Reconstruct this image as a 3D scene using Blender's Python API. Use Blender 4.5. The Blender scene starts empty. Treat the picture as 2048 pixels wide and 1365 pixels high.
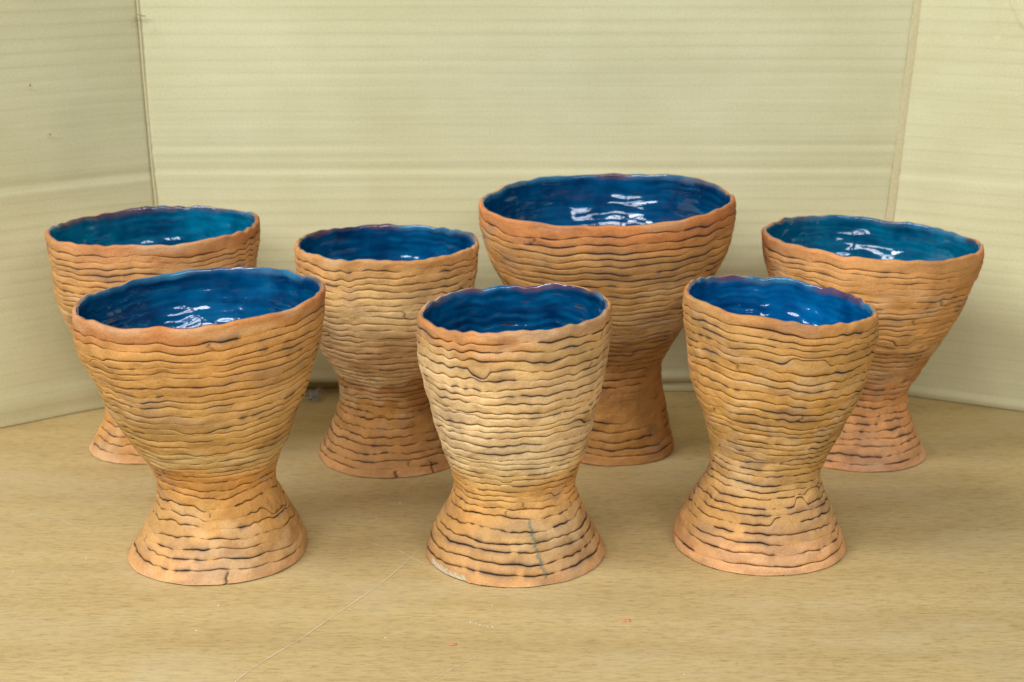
import bpy, math
import numpy as np
from mathutils import Vector

scene = bpy.context.scene
COL = scene.collection

# ------------------------------------------------------------------ camera
F_PX, W_PX, H_PX = 3000.0, 2048.0, 1365.0
PITCH = math.radians(15.8)
CAM_H = 0.45
cam_data = bpy.data.cameras.new('camera')
cam_data.sensor_fit = 'HORIZONTAL'
cam_data.sensor_width = 36.0
cam_data.lens = F_PX / W_PX * 36.0
cam_data.clip_start, cam_data.clip_end = 0.02, 50.0
cam_data.dof.use_dof = True
cam_data.dof.focus_distance = 1.04
cam_data.dof.aperture_fstop = 10.5
cam = bpy.data.objects.new('camera', cam_data)
cam.location = (0, 0, CAM_H)
cam.rotation_euler = (math.pi / 2 - PITCH, 0, 0)
COL.objects.link(cam)
scene.camera = cam

# ------------------------------------------------------------------ light
world = bpy.data.worlds.new('World')
scene.world = world
world.use_nodes = True
bg = world.node_tree.nodes['Background']
bg.inputs[0].default_value = (0.95, 1.0, 1.05, 1)
bg.inputs[1].default_value = 0.07


def area(name, loc, target, sx, sy, power, color):
    d = bpy.data.lights.new(name, 'AREA')
    d.shape, d.size, d.size_y, d.energy, d.color = 'RECTANGLE', sx, sy, power, color
    o = bpy.data.objects.new(name, d)
    o.location = loc
    v = Vector(target) - Vector(loc)
    o.rotation_euler = v.to_track_quat('-Z', 'Y').to_euler()
    COL.objects.link(o)
    return o


# a row of windows high behind the photographer, the left one nearest and strongest
WIN = (0.96, 1.0, 1.10)
for wx, ww, pw in ((-1.05, 0.80, 8.0), (-0.10, 0.80, 8.4), (0.85, 0.80, 6.4)):
    for wz in (1.14, 1.50):
        area('window_light', (wx, -0.55, wz), (wx * 0.3, 1.2, 0.15), ww, 0.21, pw, WIN)
# ceiling tube lights, high on the left
area('ceiling_light', (-1.75, 0.25, 2.2), (0.0, 1.2, 0.1), 1.2, 0.7, 53.0, WIN)

vs = scene.view_settings
vs.view_transform, vs.look, vs.exposure, vs.gamma = 'Standard', 'None', 0.0, 1.0
vs.use_curve_mapping = False

# ------------------------------------------------------------------ helpers
CP, SP = math.cos(PITCH), math.sin(PITCH)


def ray(x, y):
    a, b = (x - W_PX / 2) / F_PX, -(y - H_PX / 2) / F_PX
    return np.array([a, CP + b * SP, -SP + b * CP])


def ground(x, y):
    d = ray(x, y)
    return d * (CAM_H / -d[2]) + np.array([0, 0, CAM_H])


def on_depth(x, y, Y):
    d = ray(x, y)
    return d * (Y / d[1]) + np.array([0, 0, CAM_H])


def lin(c):
    c = np.array(c, float) / 255.0
    return np.where(c <= 0.04045, c / 12.92, ((c + 0.055) / 1.055) ** 2.4)


def smooth(a, b, x):
    t = np.clip((x - a) / (b - a), 0, 1)
    return t * t * (3 - 2 * t)


def pnoise(rng, n, k0, k1, fall=0.5):
    """periodic noise along theta, unit std"""
    th = np.linspace(0, 2 * np.pi, n, endpoint=False)
    out = np.zeros(n)
    for k in range(k0, k1 + 1):
        out += rng.normal() * k ** -fall * np.cos(k * th + rng.uniform(0, 6.283))
    return out / (out.std() + 1e-9)


class Field:
    """smooth 2-D lattice noise, periodic in u; range about -1..1"""

    def __init__(self, rng, nu, nv):
        self.nu, self.nv = nu, nv
        self.g = rng.uniform(-1, 1, (nu, nv + 3))

    def __call__(self, u, v):
        x = np.mod(u, 1.0) * self.nu
        y = np.clip(v, 0, 1) * self.nv
        i, j = np.floor(x).astype(int), np.floor(y).astype(int)
        fx, fy = x - i, y - j
        fx, fy = fx * fx * (3 - 2 * fx), fy * fy * (3 - 2 * fy)
        i0, i1 = i % self.nu, (i + 1) % self.nu
        g = self.g
        return ((g[i0, j] * (1 - fx) + g[i1, j] * fx) * (1 - fy)
                + (g[i0, j + 1] * (1 - fx) + g[i1, j + 1] * fx) * fy)


def grid_mesh(name, P, wrap, colors=None, flip=False):
    """P: rows x cols x 3 -> quad grid (wrapped along columns when asked)"""
    nr, nc = P.shape[:2]
    me = bpy.data.meshes.new(name)
    idx = np.arange(nr * nc).reshape(nr, nc)
    if wrap:
        nxt = np.roll(idx, -1, axis=1)
        a, b, c, d = idx[:-1], nxt[:-1], nxt[1:], idx[1:]
    else:
        a, b, c, d = idx[:-1, :-1], idx[:-1, 1:], idx[1:, 1:], idx[1:, :-1]
    q = np.stack([a, b, c, d] if not flip else [d, c, b, a], -1).reshape(-1, 4)
    nf = len(q)
    me.vertices.add(nr * nc)
    me.vertices.foreach_set('co', P.reshape(-1).astype(np.float32))
    me.loops.add(nf * 4)
    me.loops.foreach_set('vertex_index', q.reshape(-1).astype(np.int32))
    me.polygons.add(nf)
    me.polygons.foreach_set('loop_start', np.arange(0, nf * 4, 4, dtype=np.int32))
    me.polygons.foreach_set('use_smooth', np.ones(nf, dtype=bool))
    me.update(calc_edges=True)
    if colors is not None:
        at = me.color_attributes.new('tint', 'FLOAT_COLOR', 'POINT')
        rgba = np.ones((nr * nc, 4), np.float32)
        rgba[:, :3] = colors.reshape(-1, 3)
        at.data.foreach_set('color', rgba.reshape(-1))
    return me


def link(name, me, mat, parent=None):
    o = bpy.data.objects.new(name, me)
    if mat and me and not me.materials:
        me.materials.append(mat)
    COL.objects.link(o)
    o.parent = parent
    return o


def thing(name, label, cat, loc=(0, 0, 0), group=None):
    o = bpy.data.objects.new(name, None)
    o.empty_display_size = 0.02
    o.location = loc
    o['label'], o['category'] = label, cat
    if group:
        o['group'] = group
    COL.objects.link(o)
    return o


# ------------------------------------------------------------------ materials
class Nodes:
    def __init__(self, name):
        self.m = bpy.data.materials.new(name)
        self.m.use_nodes = True
        self.t = self.m.node_tree
        self.b = self.t.nodes['Principled BSDF']

    def n(self, kind, **kw):
        nd = self.t.nodes.new(kind)
        for k, v in kw.items():
            setattr(nd, k, v)
        return nd

    def l(self, a, b):
        self.t.links.new(a, b)

    def mix(self, fac, a, b, blend='MIX'):
        nd = self.n('ShaderNodeMix', data_type='RGBA', blend_type=blend)
        for sock, val in ((nd.inputs[0], fac), (nd.inputs[6], a), (nd.inputs[7], b)):
            if hasattr(val, 'links'):
                self.l(val, sock)
            elif isinstance(val, (int, float)):
                sock.default_value = val
            else:
                sock.default_value = (*val, 1)
        return nd.outputs[2]

    def noise(self, coord, scale, detail=4, rough=0.55, stretch=None):
        if stretch:
            mp = self.n('ShaderNodeMapping')
            mp.inputs['Scale'].default_value = stretch
            self.l(coord, mp.inputs['Vector'])
            coord = mp.outputs[0]
        nz = self.n('ShaderNodeTexNoise')
        nz.inputs['Scale'].default_value = scale
        nz.inputs['Detail'].default_value = detail
        nz.inputs['Roughness'].default_value = rough
        self.l(coord, nz.inputs['Vector'])
        return nz.outputs['Fac']

    def ramp(self, fac, *stops):
        r = self.n('ShaderNodeValToRGB')
        e = r.color_ramp.elements
        while len(e) < len(stops):
            e.new(0.5)
        for el, (p, c) in zip(e, stops):
            el.position = p
            el.color = (c, c, c, 1) if isinstance(c, (int, float)) else (*c, 1)
        self.l(fac, r.inputs[0])
        return r.outputs[0]

    def bump(self, height, strength, dist, prev=None):
        bp = self.n('ShaderNodeBump')
        bp.inputs['Strength'].default_value = strength
        bp.inputs['Distance'].default_value = dist
        self.l(height, bp.inputs['Height'])
        if prev:
            self.l(prev, bp.inputs['Normal'])
        return bp.outputs[0]


def clay_material():
    k = Nodes('bisque_clay')
    co = k.n('ShaderNodeTexCoord').outputs['Object']
    at = k.n('ShaderNodeAttribute', attribute_name='tint').outputs['Color']
    grit = k.noise(co, 900, 3, 0.7)
    blot = k.noise(co, 70, 5, 0.6)
    c = k.mix(0.8, at, k.ramp(blot, (0.3, (0.80, 0.77, 0.72)), (0.5, (1, 1, 1)), (0.7, (1.10, 1.11, 1.13))), 'MULTIPLY')
    c = k.mix(1.0, c, k.ramp(grit, (0.25, (0.78, 0.74, 0.70)), (0.5, (1, 1, 1)), (0.8, (1.12, 1.12, 1.12))), 'MULTIPLY')
    k.l(c, k.b.inputs['Base Color'])
    k.b.inputs['Roughness'].default_value = 0.82
    k.b.inputs['Specular IOR Level'].default_value = 0.25
    n1 = k.bump(k.noise(co, 240, 6, 0.7), 0.7, 0.0015)
    n2 = k.bump(grit, 0.35, 0.0004, n1)
    k.l(n2, k.b.inputs['Normal'])
    return k.m


def glaze_material():
    k = Nodes('blue_glaze')
    co = k.n('ShaderNodeTexCoord').outputs['Object']
    at = k.n('ShaderNodeAttribute', attribute_name='tint').outputs['Color']
    blot = k.noise(co, 55, 5, 0.6)
    c = k.mix(0.8, at, k.ramp(blot, (0.32, (0.40, 0.48, 0.60)), (0.52, (1, 1, 1)), (0.72, (1.35, 1.4, 1.25))), 'MULTIPLY')
    k.l(c, k.b.inputs['Base Color'])
    k.b.inputs['Roughness'].default_value = 0.07
    k.b.inputs['IOR'].default_value = 1.45
    k.b.inputs['Specular IOR Level'].default_value = 0.75
    k.l(k.bump(k.noise(co, 130, 2, 0.4), 0.22, 0.0012), k.b.inputs['Normal'])
    return k.m


def card_material():
    k = Nodes('kraft_cardboard')
    co = k.n('ShaderNodeTexCoord').outputs['UV']
    fib = k.noise(co, 700, 5, 0.7, (0.6, 1, 1))
    speck = k.noise(co, 190, 2, 0.5)
    band = k.noise(co, 60, 3, 0.6, (0.05, 1, 1))
    cloud = k.noise(co, 7, 4, 0.6)
    c = k.ramp(cloud, (0.3, (0.595, 0.545, 0.30)), (0.7, (0.66, 0.615, 0.36)))
    c = k.mix(0.2, c, k.ramp(band, (0.35, (0.88, 0.87, 0.84)), (0.6, (1.04, 1.04, 1.04))), 'MULTIPLY')
    sep = k.n('ShaderNodeSeparateXYZ')
    k.l(co, sep.inputs[0])
    ph = k.n('ShaderNodeMath', operation='MULTIPLY_ADD')
    k.l(sep.outputs[1], ph.inputs[0])
    ph.inputs[1].default_value = 2 * math.pi / 0.0119
    wv = k.n('ShaderNodeMath', operation='MULTIPLY')
    k.l(k.noise(co, 14, 2, 0.5, (0.6, 1, 1)), wv.inputs[0]); wv.inputs[1].default_value = 1.6
    k.l(wv.outputs[0], ph.inputs[2])
    sn = k.n('ShaderNodeMath', operation='SINE')
    k.l(ph.outputs[0], sn.inputs[0])
    lines = k.ramp(sn.outputs[0], (0.70, (1, 1, 1)), (0.97, (0.94, 0.93, 0.90)))
    c = k.mix(k.ramp(k.noise(co, 26, 3, 0.6, (0.5, 1, 1)), (0.3, 0.25), (0.65, 1.0)), c, k.mix(1.0, c, lines, 'MULTIPLY'))
    c = k.mix(0.7, c, k.ramp(fib, (0.25, (0.80, 0.79, 0.76)), (0.5, (1, 1, 1)), (0.8, (1.10, 1.10, 1.10))), 'MULTIPLY')
    c = k.mix(k.ramp(speck, (0.80, 0.0), (0.84, 0.6)), c, (0.22, 0.15, 0.06))
    k.l(c, k.b.inputs['Base Color'])
    k.b.inputs['Roughness'].default_value = 0.85
    k.b.inputs['Specular IOR Level'].default_value = 0.2
    k.l(k.bump(fib, 0.3, 0.0005), k.b.inputs['Normal'])
    return k.m


def wood_material():
    k = Nodes('worn_plywood')
    co = k.n('ShaderNodeTexCoord').outputs['Object']
    grain = k.noise(co, 100, 4, 0.75, (0.7, 4.5, 1))
    fine = k.noise(co, 180, 3, 0.7, (0.7, 3.4, 1))
    band = k.noise(co, 9, 4, 0.6, (0.35, 3, 1))
    dust = k.noise(co, 7, 6, 0.62, (1, 1.4, 1))
    c = k.ramp(band, (0.3, (0.475, 0.335, 0.13)), (0.7, (0.575, 0.425, 0.182)))
    c = k.mix(1.0, c, k.ramp(grain, (0.34, (0.72, 0.71, 0.64)), (0.5, (1, 1, 1)), (0.7, (1.10, 1.10, 1.10))), 'MULTIPLY')
    c = k.mix(k.ramp(fine, (0.56, 0.0), (0.70, 0.6)), c, (0.26, 0.155, 0.05))
    c = k.mix(k.ramp(dust, (0.50, 0.0), (0.76, 0.42)), c, (0.58, 0.49, 0.29))
    speck = k.noise(co, 420, 2, 0.5)
    c = k.mix(k.ramp(speck, (0.74, 0.0), (0.80, 0.35)), c, (0.66, 0.60, 0.42))
    # fine criss-cross scuffs
    vor = k.n('ShaderNodeTexVoronoi', feature='DISTANCE_TO_EDGE')
    mp = k.n('ShaderNodeMapping')
    mp.inputs['Scale'].default_value = (9, 15, 1)
    mp.inputs['Rotation'].default_value = (0, 0, 0.6)
    wob = k.n('ShaderNodeVectorMath', operation='ADD')
    nz = k.n('ShaderNodeTexNoise')
    nz.inputs['Scale'].default_value = 12
    k.l(co, nz.inputs['Vector'])
    sc = k.n('ShaderNodeVectorMath', operation='SCALE')
    sc.inputs['Scale'].default_value = 0.06
    k.l(nz.outputs['Color'], sc.inputs[0])
    k.l(co, wob.inputs[0]); k.l(sc.outputs[0], wob.inputs[1])
    k.l(wob.outputs[0], mp.inputs['Vector'])
    k.l(mp.outputs[0], vor.inputs['Vector'])
    vor.inputs['Scale'].default_value = 1.0
    edge = k.ramp(vor.outputs['Distance'], (0.0, 1.0), (0.007, 0.0))
    gate = k.ramp(k.noise(co, 16, 3, 0.6), (0.52, 0.0), (0.70, 0.35))
    f = k.n('ShaderNodeMath', operation='MULTIPLY')
    k.l(edge, f.inputs[0]); k.l(gate, f.inputs[1])
    c = k.mix(f.outputs[0], c, (0.68, 0.60, 0.40))
    k.l(c, k.b.inputs['Base Color'])
    k.b.inputs['Roughness'].default_value = 0.62
    k.b.inputs['Specular IOR Level'].default_value = 0.3
    k.l(k.bump(grain, 0.12, 0.0006), k.b.inputs['Normal'])
    return k.m


def plain(name, color, rough=0.8, var=0.25, scale=300):
    k = Nodes(name)
    co = k.n('ShaderNodeTexCoord').outputs['Object']
    c = k.mix(1.0, color, k.ramp(k.noise(co, scale, 4, 0.6), (0.3, 1 - var), (0.7, 1 + var)), 'MULTIPLY')
    k.l(c, k.b.inputs['Base Color'])
    k.b.inputs['Roughness'].default_value = rough
    return k.m


CLAY, GLAZE, CARD, WOOD = clay_material(), glaze_material(), card_material(), wood_material()
FOLD = plain('rubbed_cardboard_fold', (0.60, 0.515, 0.27), 0.85, 0.10)
SCRATCH = plain('pale_scratch', (0.70, 0.58, 0.34), 0.7, 0.1)
CHIP = plain('terracotta_chip', (0.60, 0.27, 0.12), 0.85, 0.3, 700)
LINT = plain('grey_lint', (0.44, 0.42, 0.38), 0.9, 0.4, 900)
PLASTER = plain('white_speck', (0.75, 0.72, 0.62), 0.9, 0.1)

# ------------------------------------------------------------------ table
xs = np.linspace(-0.9, 0.9, 3)
ys = np.linspace(0.35, 1.75, 3)
P = np.zeros((4, 4, 3))
bx0, bx1, by0, by1, th = -0.9, 0.9, 0.35, 1.75, 0.018
v = [(bx0, by0, 0), (bx1, by0, 0), (bx1, by1, 0), (bx0, by1, 0),
     (bx0, by0, -th), (bx1, by0, -th), (bx1, by1, -th), (bx0, by1, -th)]
fcs = [(0, 1, 2, 3), (7, 6, 5, 4), (0, 4, 5, 1), (1, 5, 6, 2), (2, 6, 7, 3), (3, 7, 4, 0)]
me = bpy.data.meshes.new('table_top')
me.from_pydata(v, [], fcs)
table = link('table_top', me, WOOD)
table['kind'] = 'structure'


def streak(name, pts, width, z, mat, parent, rng):
    pts = np.array(pts, float)
    t = np.linspace(0, 1, len(pts))
    tt = np.linspace(0, 1, 80)
    # smooth polyline
    c = np.stack([np.interp(tt, t, pts[:, i]) for i in range(2)], 1)
    for _ in range(6):
        c[1:-1] = (c[:-2] + 2 * c[1:-1] + c[2:]) / 4
    d = np.gradient(c, axis=0)
    d /= np.linalg.norm(d, axis=1)[:, None]
    nrm = np.stack([-d[:, 1], d[:, 0]], 1)
    w = width * (0.5 + 0.5 * np.abs(np.sin(tt * 17 + rng.uniform(0, 6)))) * np.minimum(1, 12 * np.minimum(tt, 1 - tt) + 0.1)
    P = np.zeros((3, 80, 3))
    P[0, :, :2] = c - nrm * w[:, None] / 2
    P[1, :, :2] = c
    P[2, :, :2] = c + nrm * w[:, None] / 2
    P[:, :, 2] = z
    P[1, :, 2] = z + 0.0001
    return link(name, grid_mesh(name, P, False), mat, parent)


rng0 = np.random.default_rng(5)
px = [(846, 1090), (805, 1132), (760, 1170), (705, 1208), (650, 1245), (600, 1280), (540, 1315), (490, 1348), (430, 1400)]
streak('scratch', [ground(*p)[:2] for p in px], 0.0008, 0.0003, SCRATCH, table, rng0)
for a, b, w in (((735, 1085), (850, 1130), 0.0006), ((960, 1165), (1090, 1205), 0.0005), ((860, 1365), (960, 1310), 0.0005),
                ):
    m = ((a[0] + b[0]) / 2 + 6, (a[1] + b[1]) / 2 - 5)
    streak('scratch', [ground(*p)[:2] for p in (a, m, b)], w, 0.0003, SCRATCH, table, rng0)

# ------------------------------------------------------------------ cardboard backdrop
backdrop = thing('cardboard_backdrop', 'folded pale kraft cardboard sheet standing behind the goblets', 'cardboard', (0, 1.4, 0))
PL0, PL, PR, PR1 = ground(0, 857), ground(345, 789), ground(1735, 781), ground(2048, 826)
Yb = (PL[1] + PR[1]) / 2
TOPZ = 0.52


def fold_top(p, pxl):
    q = on_depth(pxl[0], pxl[1], p[1])
    return p + (q - p) * (TOPZ / q[2])


TL, TR = fold_top(PL, (275, 0)), fold_top(PR, (1835, 0))
LL = PL + (PL0 - PL) * 1.5
RR = PR + (PR1 - PR) * 1.6
TLL, TRR = LL + np.array([-0.01, 0.0, TOPZ]), RR + np.array([0.01, 0.0, TOPZ])
TLL[2] = TRR[2] = TOPZ


def seg_dist(u, v, pts):
    d = np.full(u.shape, 9.0)
    for (a, b) in zip(pts[:-1], pts[1:]):
        ax, ay = a; bx, by = b
        t = np.clip(((u - ax) * (bx - ax) + (v - ay) * (by - ay)) / ((bx - ax) ** 2 + (by - ay) ** 2), 0, 1)
        d = np.minimum(d, np.hypot(u - ax - t * (bx - ax), v - ay - t * (by - ay)))
    return d


def panel(b0, b1, t0, t1, ncol, seed, relief):
    rng = np.random.default_rng(seed)
    nrow = 440
    U, V = np.meshgrid(np.linspace(0, 1, ncol), np.linspace(0, 1, nrow))
    P = ((b0 * (1 - U)[..., None] + b1 * U[..., None]) * (1 - V)[..., None]
         + (t0 * (1 - U)[..., None] + t1 * U[..., None]) * V[..., None])
    n = np.cross(b1 - b0, t0 - b0)
    n /= np.linalg.norm(n)
    if n[1] > 0:
        n = -n
    length = np.linalg.norm(b1 - b0)
    h = V * TOPZ
    s = U * length
    fa, fb, fc = Field(rng, 9, 50), Field(rng, 5, 12), Field(rng, 14, 90)
    flute = np.sin(2 * np.pi * h / 0.0112 + 0.5 * fb(U * 0.9, V)) * (0.00005 + 0.00005 * fa(U * 0.9, V))
    d = flute + 0.0018 * fb(U * 0.9 + 0.05, V * 0.5) + 0.00006 * fc(U * 0.9, V)
    d += relief(s, h, length)
    P = P + n * d[..., None]
    P[..., 2] = np.maximum(P[..., 2], 0.0006)
    me = grid_mesh('panel', P, False)
    uv = me.uv_layers.new(name='UVMap')
    li = np.empty(len(me.loops), np.int32)
    me.loops.foreach_get('vertex_index', li)
    co = np.stack([s.reshape(-1) + seed, h.reshape(-1)], 1)[li]
    uv.data.foreach_set('uv', co.reshape(-1).astype(np.float32))
    o = link('panel', me, CARD, backdrop)
    o.location = (0, -1.4, 0)
    sol = o.modifiers.new('thickness', 'SOLIDIFY')
    sol.thickness = 0.0035
    sol.offset = -1.0 if np.cross(P[0, 1] - P[0, 0], P[1, 0] - P[0, 0])[1] < 0 else 1.0
    return o


def ridge(h, z, w, a):
    """a score line: shallow valley with a lip under it"""
    return -a * np.exp(-((h - z) / w) ** 2) + 0.7 * a * np.exp(-((h - z + 1.7 * w) / w) ** 2)


hz1 = on_depth(700, 292, Yb)[2]
hz2 = on_depth(700, 338, Yb)[2]


def relief_back(s, h, L):
    d = ridge(h, hz1, 0.0035, 0.0004) * (0.6 + 0.4 * np.cos(s * 9)) + ridge(h, hz2, 0.004, 0.0005)
    # bottom lip, the split below it and the recess at its left
    d += 0.0028 * np.exp(-((h - 0.0155) / 0.0048) ** 2)
    d -= 0.004 * np.exp(-((h - 0.0085) / 0.0014) ** 2)
    left = 1 - smooth(0.20, 0.30, s)
    d -= 0.016 * left * (1 - smooth(0.008, 0.0105, h))
    d += 0.0035 * np.exp(-(s / 0.004) ** 2) * 0
    return d


hl = on_depth(150, 360, float((PL0 + PL)[1] / 2))[2]


def relief_left(s, h, L):
    return ridge(h, hl - 0.002, 0.0042, 0.0009) + 0.0016 * np.exp(-((h - 0.020) / 0.010) ** 2)


def on_right(x, y):
    d = ray(x, y)
    e = PR1 - PR
    n = np.array([e[1], -e[0], 0.0])
    q = d * (np.dot(n, PR - np.array([0, 0, CAM_H])) / np.dot(n, d)) + np.array([0, 0, CAM_H])
    return float(np.dot(q - PR, e) / np.linalg.norm(e)), float(q[2])


def relief_right(s, h, L):
    d = 0.0020 * np.exp(-((h - 0.006) / 0.004) ** 2)
    d += ridge(h, hz2 - 0.004, 0.004, 0.0009) * 0.6
    # bent corner at the upper right
    k1 = seg_dist(s, h, [on_right(1975, -30), on_right(1990, 8), on_right(2012, 48), on_right(2050, 84), on_right(2090, 120)])
    k2 = seg_dist(s, h, [on_right(1946, -20), on_right(1952, 30), on_right(1960, 70)])
    d += 0.0016 * np.exp(-(k1 / 0.0020) ** 2) - 0.0010 * np.exp(-(k2 / 0.0026) ** 2)
    d -= 0.003 * np.exp(-(seg_dist(s, h, [on_right(2010, -20), on_right(2060, 40)]) / 0.012) ** 2)
    return d


panel(PL, PR, TL, TR, 150, 2, relief_back)
panel(LL, PL, TLL, TL, 60, 11, relief_left)
panel(PR, RR, TR, TRR, 150, 23, relief_right)


def fold_strip(p, t, w, lift, seed):
    rng = np.random.default_rng(seed)
    n = 120
    q = np.linspace(0, 1, n)
    wob = np.interp(q, np.linspace(0, 1, 25), rng.normal(0, 0.0002, 25))
    P = np.zeros((5, n, 3))
    offs = [(-w, 0.0), (-w * 0.45, 0.6), (0.0, 0.15), (w * 0.45, 0.6), (w, 0.0)]
    for i, (ox, oy) in enumerate(offs):
        P[i] = p[None] * (1 - q)[:, None] + t[None] * q[:, None]
        P[i, :, 0] += ox + wob
        P[i, :, 1] -= lift + oy * 0.0006
    P[:, :, 2] = np.maximum(P[:, :, 2], 0.001)
    o = link('fold_crease', grid_mesh('fold_crease', P, False, flip=True), FOLD, backdrop)
    o.location = (0, -1.4, 0)


fold_strip(PL, TL, 0.0009, 0.0016, 3)
fold_strip(PR, TR, 0.0036, 0.0014, 4)


def on_left(x, y):
    d = ray(x, y)
    e = PL0 - PL
    n = np.array([e[1], -e[0], 0.0])
    return d * (np.dot(n, PL - np.array([0, 0, CAM_H])) / np.dot(n, d)) + np.array([0, 0, CAM_H])


# a nick torn beside the left fold, and two pin marks
NICK = plain('torn_cardboard_edge', (0.30, 0.23, 0.11), 0.9, 0.2)
out = np.array([0.55, -0.83, 0.0])
a, b, c, d_ = on_left(264, 46), on_left(267, 27), on_left(279, 30), on_left(287, 31)
V = [(p + out * f).tolist() for p, f in ((a, .0040), (b, .0050), (c, .0058), (d_, .0062), (on_left(266, 46), .0048), (on_left(269, 29), .0062), (on_left(279, 33), .0070), (on_left(286, 33), .0072))]
me = bpy.data.meshes.new('torn_nick')
me.from_pydata(V, [], [(0, 1, 5, 4), (1, 2, 6, 5), (2, 3, 7, 6)])
link('torn_nick', me, NICK, backdrop).location = (0, -1.4, 0)
for (x, y) in ((97, 268), (57, 170), (318, 312)):
    p = on_left(x, y) + out * 0.0052 if x < 300 else on_depth(x, y, Yb - 0.0045)
    me = bpy.data.meshes.new('pin_mark')
    me.from_pydata([(p + np.array([0.0011 * math.cos(k), -0.0002, 0.0013 * math.sin(k)])).tolist() for k in np.arange(0, 6.28, 0.785)], [], [tuple(range(8))])
    link('pin_mark', me, NICK, backdrop).location = (0, -1.4, 0)

# ------------------------------------------------------------------ goblets
NT = 384
TH = np.linspace(0, 2 * np.pi, NT, endpoint=False)
CT, ST = np.cos(TH), np.sin(TH)
TT = np.array([0, .03, .07, .13, .23, .38, .58, .75, .86, .93, .97, 1.0])
DARK = np.array([0.020, 0.011, 0.010])
LINE = np.array([0.11, 0.048, 0.010])
SMOKE = np.array([0.20, 0.125, 0.085])


def goblet(cfg):
    rng = np.random.default_rng(cfg['seed'])
    fx, fy = cfg['foot']
    G = ground(fx, fy)
    root = thing('goblet', cfg['label'], 'goblet', tuple(G), 'coil-built clay goblets')
    # ---- profile from the outline
    prof = []
    for (y, xl, xr) in cfg['outline']:
        p = on_depth((xl + xr) / 2, y, G[1])
        depth = p[1] * CP - (p[2] - CAM_H) * SP
        rad = (xr - xl) / 2 * depth / F_PX / math.sqrt(1 + 0.6 * (p[0] / depth) ** 2)
        prof.append((p[2], p[0] - G[0] - 1.3 * rad ** 2 * p[0] / depth ** 2, rad))
    prof.append((0.0, 0.0, cfg['foot_r'] * (G[1] * CP + CAM_H * SP) / F_PX))
    prof = np.array(sorted(prof))
    prof = prof[prof[:, 0] >= 0]
    zz = np.linspace(0, prof[-1, 0], 300)
    rr, cc = np.interp(zz, prof[:, 0], prof[:, 2]), np.interp(zz, prof[:, 0], prof[:, 1])
    ker = np.exp(-np.linspace(-2.2, 2.2, 25) ** 2); ker /= ker.sum()

    def sm(a):
        e = np.concatenate([2 * a[0] - a[12:0:-1], a, 2 * a[-1] - a[-2:-14:-1]])
        return np.convolve(e, ker, 'valid')
    rr, cc = sm(sm(rr)), sm(sm(sm(cc)))
    ds = np.hypot(np.diff(zz), np.diff(rr))
    S = np.concatenate([[0], np.cumsum(ds)])
    L = S[-1]
    Sn = S / L
    dr, dz = np.gradient(rr, S), np.gradient(zz, S)
    nl = np.hypot(dr, dz)
    nr_, nz_ = dz / nl, -dr / nl

    out2 = [pnoise(rng, NT, 2, 5, 1.2) for _ in range(2)]
    lump1, lump2 = Field(rng, 9, 7), Field(rng, 26, 26)
    lump3 = Field(rng, 60, 60)
    rimz = cfg['tilt'] * CT + cfg.get('tilt_back', 0.0) * ST + 0.0006 * pnoise(rng, NT, 3, 12, 0.8) + 0.00034 * pnoise(rng, NT, 12, 40, 0.4)
    U = TH / (2 * np.pi)

    def surf(vv, disp):
        """vv, disp: (rows, NT); a point on the outer wall pushed out along the normal"""
        r = np.interp(vv, Sn, rr); z = np.interp(vv, Sn, zz)
        nr = np.interp(vv, Sn, nr_); nz = np.interp(vv, Sn, nz_); cx = np.interp(vv, Sn, cc)
        r = r * (1 + 0.005 * out2[0] * smooth(.3, 1, vv) + 0.006 * out2[1] * (1 - smooth(0, .5, vv)))
        u = np.broadcast_to(U, vv.shape)
        d = disp + 0.0011 * lump1(u, vv) + 0.0006 * lump2(u, vv)
        r = r + d * nr
        z = z + d * nz + rimz * smooth(0.25, 1, vv)
        return np.stack([cx + r * CT, r * ST, z], -1)

    # ---- coil heights
    sp = cfg['spacing']
    base, s = [], 0.0
    while s < L:
        w = np.interp(s / L, [a for a, _ in sp], [b for _, b in sp]) * rng.uniform(0.70, 1.16)
        base.append(w); s += w
    base = np.array(base)
    base[-1] = cfg.get('rim_w', 0.0085) * 0.78
    n = len(base)
    edge0 = np.concatenate([[0], np.cumsum(base)])
    def wob():
        return 0.17 * pnoise(rng, NT, 1, 5, 0.5) + 0.06 * pnoise(rng, NT, 6, 16, 0.5) + 0.035 * pnoise(rng, NT, 14, 46, 0.4)
    off = wob()
    E = np.zeros((n + 1, NT))
    for k in range(1, n):
        off = 0.68 * off + 0.73 * wob()
        amp = min(base[k], base[k - 1]) * (0.6 if k == 1 else 1.0)
        E[k] = edge0[k] + off * amp
    E[n] = edge0[n]
    Wt = np.diff(E, axis=0)
    for k in range(3, n - 3):
        if rng.random() < 0.6:          # a coil that runs out between its neighbours
            c0, wd = rng.uniform(0, 2 * np.pi), rng.uniform(0.08, 0.35)
            dd = np.abs((TH - c0 + np.pi) % (2 * np.pi) - np.pi)
            give = 0.85 * np.exp(-(dd / wd) ** 6) * Wt[k]
            part = rng.choice([0.0, 0.5, 1.0])
            Wt[k] -= give; Wt[k + 1] += give * part; Wt[k - 1] += give * (1 - part)
    for k in range(n):
        q = Wt[k] / base[k]
        Wt[k] = base[k] * (0.08 + np.log1p(np.exp((q - 0.08) * 8)) / 8)        # keep every coil open
    cum = np.concatenate([np.zeros((1, NT)), np.cumsum(Wt, 0)])
    cum /= cum[-1]
    # ---- seams: depth and iron-oxide stain
    smear = Field(rng, 10, 9)
    oxf, oxf2 = Field(rng, 14, 22), Field(rng, 70, 40)
    depth = np.zeros((n + 1, NT)); oxide = np.zeros((n + 1, NT))
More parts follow.
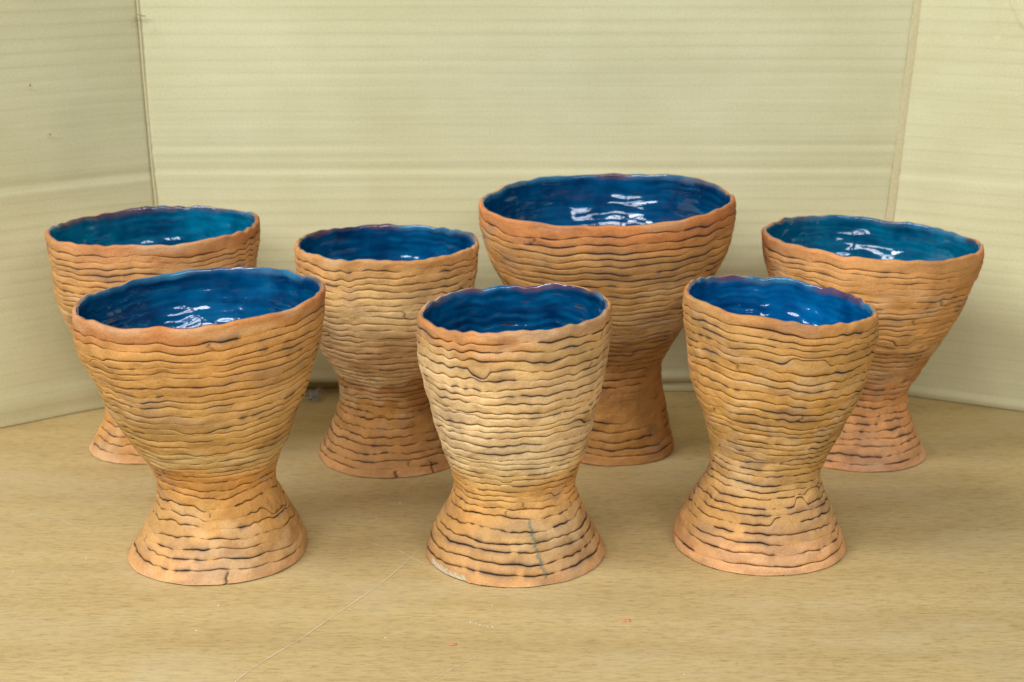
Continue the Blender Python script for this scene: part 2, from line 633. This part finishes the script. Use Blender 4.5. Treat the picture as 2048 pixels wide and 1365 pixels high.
    for k in range(1, n):
        vm = cum[k]
        flat = np.interp(vm, [a for a, _ in cfg['flat']], [b for _, b in cfg['flat']])
        d = 0.00052 + 0.00030 * pnoise(rng, NT, 2, 14, 0.5) + 0.00012 * pnoise(rng, NT, 14, 50, 0.3)
        d *= 1 - np.clip(smooth(-0.1, 0.65, smear(U, vm) + flat * 1.2 - 0.5), 0, 0.93)
        depth[k] = 1.3 * np.clip(d, 0.00004, 0.0019) * cfg.get('deep', 1.0)
        o = 0.6 * oxf(U, vm) + 0.35 * oxf2(U, vm) + 0.38 * pnoise(rng, NT, 2, 9, 0.5) + 0.12 * pnoise(rng, NT, 14, 40, 0.3)
        o += 0.20 + np.interp(vm, [a for a, _ in cfg['ox']], [b for _, b in cfg['ox']])
        oxide[k] = smooth(0.0, 1.15, o) * smooth(0.0001, 0.0005, depth[k])
    stops = cfg['colors']
    sv = [a for a, _ in stops]
    sc = np.array([lin(c) for _, c in stops]) * np.array([0.99, 1.01, 0.98]) * cfg.get('gain', 1.0)
    cn1, cn2 = Field(rng, 7, 6), Field(rng, 24, 30)
    tone = Field(rng, 5, 5)
    kiln, kiln2 = Field(rng, 8, 9), Field(rng, 30, 34)

    cracks = []
    for _ in range(cfg.get('cracks', 6)):
        cracks.append((int(rng.integers(1, n - 1)), rng.uniform(np.pi, 2 * np.pi), rng.uniform(0.2, 0.7), rng.uniform(-0.02, 0.02)))

    THK = 0.0043
    bottom_rows = None
    for k in range(n):
        t = TT[:, None]
        lo, hi = cum[k][None], cum[k + 1][None]
        vv = lo + (hi - lo) * t
        g0 = np.clip(1 - t / 0.28, 0, 1) ** 3.0
        g1 = np.clip(1 - (1 - t) / 0.20, 0, 1) ** 3.0
        wid = (hi - lo) * L
        room = np.clip(wid / 0.0045, 0.25, 1.25)
        u = np.broadcast_to(U, vv.shape)
        bul = 0.00032 * room * (1 - (2 * t - 1) ** 2) * np.minimum(1, (depth[k] + depth[k + 1])[None] / 0.0012)
        disp = bul - depth[k][None] * g0 * 1.25 - depth[k + 1][None] * g1 * 1.05
        disp = disp + 0.0003 * lump3(u, vv) * (1 - g0) * (1 - g1)
        # colour
        vj = np.clip(vv + 0.05 * cn1(u, vv) + 0.018 * cn2(u, vv), 0, 1)
        col = np.stack([np.interp(vj, sv, sc[:, i]) for i in range(3)], -1)
        col = col * (1 + 0.12 * cn1(u + 0.3, vv) + 0.13 * cn2(u + 0.6, vv))[..., None]
        tn = tone(u, vv)[..., None]
        col = col * (1 + tn * np.array([0.03, -0.05, -0.18]))
        km = 0.34 * smooth(0.25, 0.75, 0.8 * kiln(u, vv) + 0.45 * kiln2(u, vv))[..., None]
        col = col * (1 - km) + SMOKE * 1.5 * km
        km = 0.30 * smooth(0.3, 0.75, 0.8 * kiln(u + 0.45, vv) + 0.45 * kiln2(u + 0.5, vv))[..., None]
        col = col * (1 - km) + lin((222, 192, 146)) * km
        line = (np.exp(-(t / 0.055) ** 2) * smooth(0.00006, 0.00045, depth[k])[None]
                + np.exp(-((1 - t) / 0.04) ** 2) * smooth(0.00006, 0.00045, depth[k + 1])[None])
        ox0, ox1 = oxide[k][None], oxide[k + 1][None]
        dark = np.exp(-(t / (0.035 + 0.075 * ox0)) ** 2) * ox0 + np.exp(-((1 - t) / (0.025 + 0.045 * ox1)) ** 2) * ox1
        halo = (np.exp(-(t / 0.5) ** 2) * ox0 ** 2 + np.exp(-((1 - t) / 0.3) ** 2) * ox1 ** 2) * 0.6
        halo = halo * np.clip(0.6 + 0.9 * oxf(u + 0.4, vv), 0, 1)
        for (ck, cth, cw, sl) in cracks:
            if ck == k:
                dd = np.abs((TH[None] - cth - sl * (t - 0.5) * 3 - 0.012 * np.sin(t * 9 + ck) + np.pi) % (2 * np.pi) - np.pi)
                e = np.exp(-(dd / 0.013) ** 2) * smooth(-0.05, 0.1, cw - np.abs(t - 0.5))
                disp = disp - 0.0006 * e
                dark = dark + 0.75 * e
        line, dark, halo = [np.clip(a, 0, 1)[..., None] for a in (line, dark, halo)]
        col = col * (1 - 0.85 * line) + LINE * 0.85 * line
        col = col * (1 - halo) + SMOKE * halo
        col = col * (1 - 0.93 * dark) + DARK * 0.93 * dark
        for fn in cfg.get('marks', ()):
            col, disp = fn(k, n, t, TH[None], vv, col, disp)
        P = surf(vv, disp)
        rows, cols = [P], [col]
        if k == 0:
            # rolled-under foot edge and the underside
            nz0 = 0.0005 + 0.0006 * np.abs(pnoise(rng, NT, 2, 14, 0.5)) * 0.8
            P[0, :, 2] = nz0
            P[1, :, 2] = np.maximum(P[1, :, 2], nz0 + 0.0002)
            C = P[0].mean(0)
            rad = P[0] - C
            P[0] = C + rad * 0.975; P[0, :, 2] = nz0
            under = []
            for f, dzz in ((0.60, 0.004), (0.80, 0.0025), (0.945, 0.0)):
                q = C + rad * f
                q[:, 2] = np.where(dzz > 0, nz0 + dzz, nz0 * 0.9)
                under.append(q)
            rows.insert(0, np.array(under)); cols.insert(0, np.repeat(col[:1], 3, 0))
        else:
            lip = surf(vv[:1] + 0.12 * (hi - lo), disp[:1] - 0.003)
            rows.insert(0, lip); cols.insert(0, col[:1])
        if k == n - 1:
            # round over the rim to the inside
            top = surf(vv[-1:], disp[-1:])[0]
            inn = surf(vv[-1:], disp[-1:] - THK)[0]
            ctr = (top + inn) / 2
            out = (top - inn) / 2
            arc = []
            for a in np.radians([22, 45, 68, 90, 115, 140, 165]):
                q = ctr + out * math.cos(a)
                q[:, 2] += THK * 0.42 * math.sin(a)
                arc.append(q)
            arc.append(surf(vv[-1:] - 0.02, disp[-1:] - THK)[0])
            rows.append(np.array(arc)); cols.append(np.repeat(col[-1:], len(arc), 0) * np.array([1.0, 0.93, 0.9]))
            rim_ctr, rim_out = ctr, out
        else:
            lip = surf(vv[-1:] - 0.12 * (hi - lo), disp[-1:] - 0.003)
            rows.append(lip); cols.append(col[-1:])
        me = grid_mesh('coil', np.concatenate(rows), True, np.concatenate(cols))
        link('coil', me, CLAY, root)

    # ---- glaze lining
    zw = zz[np.argmin(rr[60:240]) + 60]
    v_bot = float(np.interp(zw + 0.012, zz, Sn))
    nin = 74
    vin = np.linspace(1.0, v_bot, nin)[1:]
    vv = np.repeat(vin[:, None], NT, 1)
    ph = np.zeros_like(vv)
    for j in range(NT):
        ph[:, j] = np.interp(vin, cum[:, j], np.arange(n + 1))
    u = np.broadcast_to(U, vv.shape)
    gn, gn2, gn3 = Field(rng, 10, 8), Field(rng, 22, 34), Field(rng, 40, 80)
    rip = 0.00042 * np.cos(2 * np.pi * ph + 2.0 * gn2(u + .3, vv)) * np.clip(0.3 + 1.2 * gn(u, vv), 0, 1) + 0.0005 * gn2(u, vv) + 0.00042 * gn3(u, vv)
    rip *= smooth(1.0, 0.965, vv)
    wall = surf(vv, -THK - 0.0004 + rip)
    start = []
    a0 = 98 + 12 * pnoise(rng, NT, 2, 24, 0.5)
    for f in (0, 0.25, 0.5, 0.75, 1.0):
        a = np.radians(a0 + (168 - a0) * f)
        q = rim_ctr + rim_out * (np.cos(a) * (1 + 0.10))[:, None]
        q[:, 2] += (THK * 0.42 + 0.0003 * smooth(0, .25, f)) * np.sin(a) + (0.00005 if f else -0.0004)
        start.append(q)
    last = wall[-1]
    c = last.mean(0)
    floor = []
    for f in (0.8, 0.55, 0.3, 0.02):
        q = c + (last - c) * f
        q[:, 2] = c[2] - 0.006 * (1 - f * f)
        floor.append(q)
    P = np.concatenate([np.array(start), wall, np.array(floor)])
    vfull = np.concatenate([np.ones((5, NT)), vv, np.full((4, NT), v_bot)])
    u = np.broadcast_to(U, vfull.shape)
    gb = [lin(c) for c in cfg['glaze']]       # deep, mid, light
    m1 = np.clip(0.5 + 0.6 * gn(u + .2, vfull) + 0.35 * gn2(u + .7, vfull), 0, 1)[..., None]
    col = gb[0] * (1 - m1) + gb[1] * m1
    ripf = np.concatenate([np.zeros((5, NT)), np.cos(2 * np.pi * ph), np.zeros((4, NT))])
    br = np.clip(ripf * 0.5 + 0.5 * gn3(u, vfull), 0, 1)[..., None] * 0.35
    col = col * (1 - br) + gb[2] * br
    # the glaze breaks thin over the rim: pale blue and rust-violet
    rim = smooth(0.984, 1.0, vfull + 0.010 * gn2(u + .5, vfull))[..., None]
    rust = np.clip(0.5 + 1.3 * gn2(u + 0.13, vfull) * 0.6 + 0.8 * gn(u + 0.4, vfull) + cfg.get('rust', 0), 0, 1)[..., None]
    edge = lin((62, 124, 152)) * (1 - rust) + lin((104, 66, 70)) * rust
    col = col * (1 - 0.75 * rim) + edge * 0.75 * rim
    sp_ = smooth(0.62, 0.8, gn3(u + 0.37, vfull) * 0.6 + gn2(u + 0.9, vfull) * 0.5)[..., None] * smooth(0.70, 0.95, vfull)[..., None]
    col = col * (1 - 0.2 * sp_) + lin((96, 54, 70)) * 0.2 * sp_
    link('glaze_lining', grid_mesh('glaze_lining', P, True, col), GLAZE, root)
    return root


def front_angle(x, xc, half):
    """azimuth on the near side for a pixel column"""
    return 2 * np.pi - math.acos(np.clip((x - xc) / half, -1, 1))


def white_foot_chip(k, n, t, th, vv, col, disp):
    """bare white patch knocked into the foot edge"""
    if k > 1:
        return col, disp
    a0, a1 = front_angle(868, 1032, 180), front_angle(938, 1032, 180)
    jag = 0.12 * np.sin(th * 71) + 0.10 * np.sin(th * 143 + 1)
    m = smooth(a0 - 0.02, a0 + 0.02, th) * (1 - smooth(a1 - 0.02, a1 + 0.02, th))
    m = m * (1 - smooth(0.029, 0.034, vv + 0.016 * jag + 0.008 * smooth(a0, a1, th)))
    tick = 0.88 + 0.12 * np.sin(th * 60 + vv * 260)
    m = np.clip(m, 0, 1)
    disp = disp - 0.0009 * m
    return col * (1 - m[..., None]) + (lin((232, 214, 178)) * tick[..., None]) * m[..., None], disp


def grey_hairline(k, n, t, th, vv, col, disp):
    """thin grey-green filler line running down the foot"""
    if k > n // 2:
        return col, disp
    v0 = 0.03, 0.25
    a = front_angle(1093, 1032, 178) - 0.45 * np.clip((vv - v0[0]) / (v0[1] - v0[0]), 0, 1) * 0.32
    a = a + 0.012 * np.sin(vv * 160) + 0.008 * np.sin(vv * 420)
    wd = 0.020 + 0.007 * np.sin(vv * 300)
    m = np.exp(-((th - a) / wd) ** 2) * smooth(0.028, 0.035, vv) * (1 - smooth(0.24, 0.26, vv))
    return col * (1 - 0.95 * m[..., None]) + lin((118, 122, 98)) * 0.95 * m[..., None], disp + 0.0004 * m


def notch(x, xc, half, vtop, width=0.012):
    a = front_angle(x, xc, half)

    def fn(k, n, t, th, vv, col, disp):
        if k > 2:
            return col, disp
        m = np.exp(-((th - a - 0.01 * np.sin(vv * 200)) / width) ** 2) * (1 - smooth(vtop * 0.8, vtop, vv))
        return col * (1 - 0.9 * m[..., None]) + DARK * 0.9 * m[..., None], disp - 0.0016 * m
    return fn


DEEP_BLUE = [(0, 44, 80), (0, 78, 120), (10, 114, 150)]
TEAL = [(0, 64, 94), (0, 98, 128), (20, 130, 152)]
G = {}
# back left
goblet(dict(seed=101, foot=(305, 888), foot_r=122, tilt=0.0019, rust=0.25,
    label='teal-lined clay goblet farthest left at the back, half hidden by a front goblet',
    outline=[(455, 94, 518), (478, 97, 517), (507, 101, 516), (536, 107, 513), (566, 113, 507), (595, 121, 498), (624, 131, 485),
             (655, 147, 467), (690, 170, 443), (720, 190, 421), (750, 205, 405), (780, 213, 397), (810, 213, 397), (838, 207, 403),
             (855, 198, 412), (872, 188, 422), (884, 184, 426)],
    spacing=[(0, .0085), (.3, .0075), (.45, .0055), (1, .0060)], rim_w=0.0095,
    flat=[(0, .35), (.3, .3), (.5, 0.0), (1, .1)], ox=[(0, .1), (.3, .05), (.6, .05), (1, .15)],
    colors=[(0, (226, 164, 108)), (.08, (214, 152, 86)), (.3, (205, 148, 84)), (.7, (206, 158, 98)), (.92, (206, 150, 90)), (1, (200, 132, 78))],
    glaze=TEAL))
# front left
goblet(dict(seed=202, foot=(438, 1098), foot_r=176, tilt=0.0042,
    label='wide clay goblet with deep blue glaze standing farthest left in the front row',
    outline=[(597, 141, 648), (625, 144, 647), (661, 151, 643), (705, 173, 634), (740, 190, 624), (778, 205, 614), (808, 221, 602), (838, 243, 592),
             (864, 259, 581), (888, 276, 568), (917, 300, 554), (932, 309, 549), (946, 314, 545), (961, 318, 547), (990, 314, 562),
             (1020, 302, 580), (1049, 287, 597), (1078, 268, 612), (1092, 263, 615)],
    spacing=[(0, .0088), (.28, .0078), (.42, .0055), (.6, .0062), (1, .0070)], rim_w=0.0125,
    flat=[(0, .1), (.12, .25), (.22, .42), (.34, .35), (.42, .1), (.7, .08), (1, .2)], ox=[(0, .45), (.12, .35), (.22, 0), (.34, -.05), (.6, .0), (1, -.2)],
    colors=[(0, (224, 170, 114)), (.06, (208, 158, 100)), (.2, (192, 146, 86)), (.35, (206, 150, 82)), (.39, (206, 166, 104)), (.44, (214, 184, 126)),
            (.5, (198, 150, 84)), (.75, (204, 156, 90)), (.93, (206, 152, 88)), (1, (198, 132, 78))],
    glaze=DEEP_BLUE, marks=[notch(482, 438, 176, .05)]))
# middle, back row
goblet(dict(seed=303, foot=(788, 904), foot_r=149, tilt=0.0,
    label='blue-lined clay goblet with pale cream bowl and brown stem in the back row',
    outline=[(488, 589, 956), (517, 591, 955), (546, 594, 952), (576, 600, 947), (605, 609, 940), (640, 621, 929), (672, 634, 917), (693, 643, 908),
             (722, 661, 892), (740, 673, 881), (757, 679, 876), (783, 682, 876), (807, 679, 882), (831, 670, 894), (856, 660, 908),
             (880, 646, 926), (895, 639, 935)],
    spacing=[(0, .0095), (.2, .0075), (.36, .0052), (.6, .0058), (1, .0062)], rim_w=0.0085,
    flat=[(0, .2), (.3, .35), (.45, .5), (.6, .15), (1, .15)], ox=[(0, .3), (.15, .25), (.35, .1), (.6, -.25), (1, -.15)],
    colors=[(0, (226, 170, 114)), (.06, (210, 156, 98)), (.2, (194, 142, 82)), (.36, (172, 122, 62)), (.41, (176, 126, 74)), (.44, (216, 182, 130)),
            (.58, (206, 164, 112)), (.75, (216, 180, 124)), (.92, (212, 168, 108)), (1, (204, 150, 92))],
    glaze=DEEP_BLUE, marks=[notch(803, 788, 149, .035, .02), notch(874, 788, 149, .06)]))
# front middle
goblet(dict(seed=404, foot=(1032, 1100), foot_r=180, tilt=0.0036, rust=0.1,
    label='cream-banded clay goblet in the middle of the front row with white chip on foot',
    outline=[(619, 835, 1227), (645, 835, 1226), (667, 836, 1224), (696, 838, 1220), (726, 842, 1215), (755, 849, 1208), (784, 857, 1201), (814, 864, 1195),
             (843, 872, 1188), (872, 881, 1181), (902, 892, 1170), (931, 903, 1157), (957, 907, 1150), (981, 905, 1153), (995, 899, 1160),
             (1017, 886, 1171), (1041, 870, 1182), (1065, 859, 1195), (1085, 852, 1206), (1094, 851, 1211)],
    spacing=[(0, .0088), (.25, .0078), (.34, .0055), (.42, .0046), (.6, .0060), (1, .0064)], rim_w=0.0092, deep=1.15,
    flat=[(0, .0), (.25, .0), (.33, .45), (.42, .25), (.5, -.05), (1, -.05)], ox=[(0, .35), (.2, .55), (.3, .1), (.42, .4), (.6, .2), (.85, .25), (1, .45)],
    colors=[(0, (224, 172, 118)), (.05, (206, 158, 102)), (.14, (192, 148, 92)), (.27, (210, 156, 90)), (.37, (210, 158, 88)), (.42, (206, 166, 104)),
            (.47, (222, 190, 138)), (.8, (220, 184, 132)), (.9, (210, 168, 108)), (1, (206, 142, 84))],
    glaze=DEEP_BLUE, marks=[white_foot_chip, grey_hairline], cracks=8))
# big one, back row
goblet(dict(seed=505, foot=(1225, 891), foot_r=122, tilt=0.003, tilt_back=0.0028, rust=-0.2,
    label='largest clay goblet with the widest bowl and bright reflections, back row',
    outline=[(400, 957, 1471), (425, 959, 1471), (447, 962, 1468), (476, 970, 1461), (506, 981, 1449), (535, 996, 1433), (564, 1012, 1418), (590, 1028, 1403),
             (620, 1047, 1386), (646, 1064, 1369), (664, 1076, 1356), (690, 1095, 1338), (708, 1106, 1327), (725, 1112, 1322), (744, 1114, 1322), (767, 1114, 1325),
             (792, 1113, 1329), (818, 1111, 1333), (844, 1108, 1338), (869, 1105, 1343), (885, 1103, 1347)],
    spacing=[(0, .0075), (.25, .0085), (.42, .0062), (.6, .0060), (1, .0068)], rim_w=0.0105,
    flat=[(0, .2), (.2, .6), (.38, .5), (.46, .1), (.6, .0), (1, .05)], ox=[(0, .3), (.2, .2), (.4, .2), (.6, .25), (1, .35)],
    colors=[(0, (214, 152, 92)), (.08, (196, 136, 68)), (.3, (184, 126, 66)), (.45, (180, 130, 74)), (.7, (192, 144, 82)), (.92, (198, 144, 82)), (1, (204, 130, 72))],
    glaze=[(0, 40, 74), (0, 72, 112), (8, 100, 138)]))
# front right
goblet(dict(seed=606, foot=(1516, 1083), foot_r=170, tilt=-0.0058, rust=-0.25,
    label='narrow clay goblet with dark streaks and pinkish foot, rightmost in the front row',
    outline=[(602, 1369, 1758), (637, 1369, 1757), (666, 1372, 1750), (696, 1376, 1742), (725, 1379, 1734), (754, 1383, 1723), (784, 1390, 1713), (813, 1401, 1698),
             (842, 1411, 1683), (872, 1417, 1667), (901, 1421, 1652), (930, 1421, 1639), (950, 1415, 1641), (971, 1399, 1648), (994, 1383, 1658),
             (1024, 1365, 1670), (1053, 1351, 1680), (1071, 1347, 1685)],
    spacing=[(0, .0088), (.22, .0076), (.34, .0058), (.6, .0060), (1, .0064)], rim_w=0.0088, deep=0.95,
    flat=[(0, .35), (.1, .25), (.25, .1), (.33, .3), (.42, .05), (1, .1)], ox=[(0, .2), (.12, .35), (.25, .6), (.4, .35), (.7, .3), (1, .2)],
    colors=[(0, (240, 180, 122)), (.07, (232, 172, 112)), (.17, (206, 158, 98)), (.3, (208, 158, 94)), (.5, (198, 152, 84)), (.75, (206, 154, 84)),
            (.92, (202, 150, 84)), (1, (200, 140, 80))],
    glaze=[(0, 54, 100), (0, 88, 142), (14, 124, 160)], cracks=8))
# back right
goblet(dict(seed=707, foot=(1711, 898), foot_r=136, tilt=-0.0038, rust=-0.1,
    label='orange clay goblet with teal glaze farthest right, behind the front goblet',
    outline=[(478, 1526, 1966), (500, 1527, 1965), (517, 1529, 1960), (542, 1534, 1950), (565, 1540, 1940), (597, 1551, 1923), (629, 1563, 1906), (662, 1576, 1886),
             (694, 1589, 1865), (726, 1602, 1843), (758, 1613, 1823), (775, 1617, 1816), (791, 1619, 1814), (804, 1617, 1816), (833, 1606, 1824),
             (862, 1592, 1835), (883, 1580, 1843), (893, 1576, 1846)],
    spacing=[(0, .0085), (.25, .0075), (.4, .0056), (.6, .0058), (1, .0064)], rim_w=0.0115,
    flat=[(0, .3), (.15, .25), (.3, .5), (.45, .15), (1, .1)], ox=[(0, .2), (.12, .5), (.3, .2), (.42, .35), (.7, .1), (1, .25)],
    colors=[(0, (232, 168, 116)), (.08, (224, 162, 106)), (.3, (214, 150, 90)), (.42, (190, 134, 80)), (.6, (214, 154, 86)), (.8, (220, 160, 92)), (.93, (220, 156, 90)), (1, (212, 138, 80))],
    glaze=TEAL, cracks=8))

# ------------------------------------------------------------------ crumbs on the table


def flake(name, pxl, size, mat, label, cat, seed, group=None, hgt=0.3):
    rng = np.random.default_rng(seed)
    g = ground(*pxl)
    nn = 9
    a = np.linspace(0, 2 * np.pi, nn, endpoint=False) + rng.uniform(-.2, .2, nn)
    r = size * rng.uniform(0.6, 1.15, nn)
    ring0 = np.stack([r * np.cos(a), 0.55 * r * np.sin(a), np.full(nn, 0.0004)], 1)
    ring1 = ring0 * np.array([.82, .82, 1]) + np.stack([np.zeros(nn), np.zeros(nn), size * hgt * rng.uniform(.6, 1.3, nn)], 1)
    top = np.array([[0.1 * size, 0, size * hgt * 1.2]])
    V = np.concatenate([ring0, ring1, top])
    fs = [(i, (i + 1) % nn, nn + (i + 1) % nn, nn + i) for i in range(nn)]
    fs += [(nn + i, nn + (i + 1) % nn, 2 * nn) for i in range(nn)] + [tuple(range(nn - 1, -1, -1))]
    me = bpy.data.meshes.new(name)
    me.from_pydata(V.tolist(), [], fs)
    o = link(name, me, mat)
    o.location = g
    o.rotation_euler.z = rng.uniform(-.4, .4)
    if label:
        o['label'], o['category'] = label, cat
        if group:
            o['group'] = group
    return o


flake('clay_chip', (1253, 1243), 0.0038, CHIP, 'larger orange clay chip on the table in front of the gap right of middle', 'chip', 1, 'clay chips on the table')
flake('clay_chip', (905, 1290), 0.0029, CHIP, 'smaller orange clay flake nearest the camera, below the middle goblet', 'chip', 2, 'clay chips on the table')


def lint():
    rng = np.random.default_rng(9)
    g = ground(628, 802)
    V, Fc = [], []
    for _ in range(46):
        p = rng.normal(0, 1, 3) * np.array([.0035, .005, .0018]) + np.array([0, 0.003, .004])
        d = rng.normal(0, 1, 3); d /= np.linalg.norm(d)
        e = np.cross(d, rng.normal(0, 1, 3)); e /= np.linalg.norm(e)
        f = np.cross(d, e)
        l, w = rng.uniform(.002, .005), 0.0005
        b = len(V)
        for s in (-1, 1):
            for k in range(3):
                an = k * 2.094
                q = p + d * l * s + (e * math.cos(an) + f * math.sin(an)) * w
                q[2] = max(q[2], 0.0003)
                V.append(q.tolist())
        Fc += [(b + k, b + (k + 1) % 3, b + 3 + (k + 1) % 3, b + 3 + k) for k in range(3)] + [(b + 2, b + 1, b), (b + 3, b + 4, b + 5)]
    me = bpy.data.meshes.new('lint_tuft')
    me.from_pydata(V, [], Fc)
    o = link('lint_tuft', me, LINT)
    o.location = g
    o['label'], o['category'] = 'small grey lint tuft on the table near the back cardboard', 'lint'


lint()

# plaster and clay dust specks
rng = np.random.default_rng(77)
V, Fc = [], []
spots = [(945, 1243), (952, 1247), (941, 1245), (960, 1251), (975, 1254), (985, 1255), (984, 1212), (345, 1312)]
for i in range(24):
    spots.append((rng.uniform(20, 2030), rng.uniform(960, 1360)))
for (x, y) in spots:
    g = ground(x, y)
    s = rng.uniform(0.0002, 0.0006)
    b = len(V)
    for k in range(5):
        V.append((g[0] + s * 1.4 * math.cos(k * 1.257), g[1] + s * math.sin(k * 1.257), 0.0002))
    V.append((g[0], g[1], 0.0002 + s * 0.8))
    Fc += [(b + k, b + (k + 1) % 5, b + 5) for k in range(5)]
me = bpy.data.meshes.new('dust_specks')
me.from_pydata(V, [], Fc)
dust = link('dust_specks', me, PLASTER)
dust['kind'] = 'stuff'
dust['label'], dust['category'] = 'tiny white plaster and clay specks scattered on the table', 'dust'
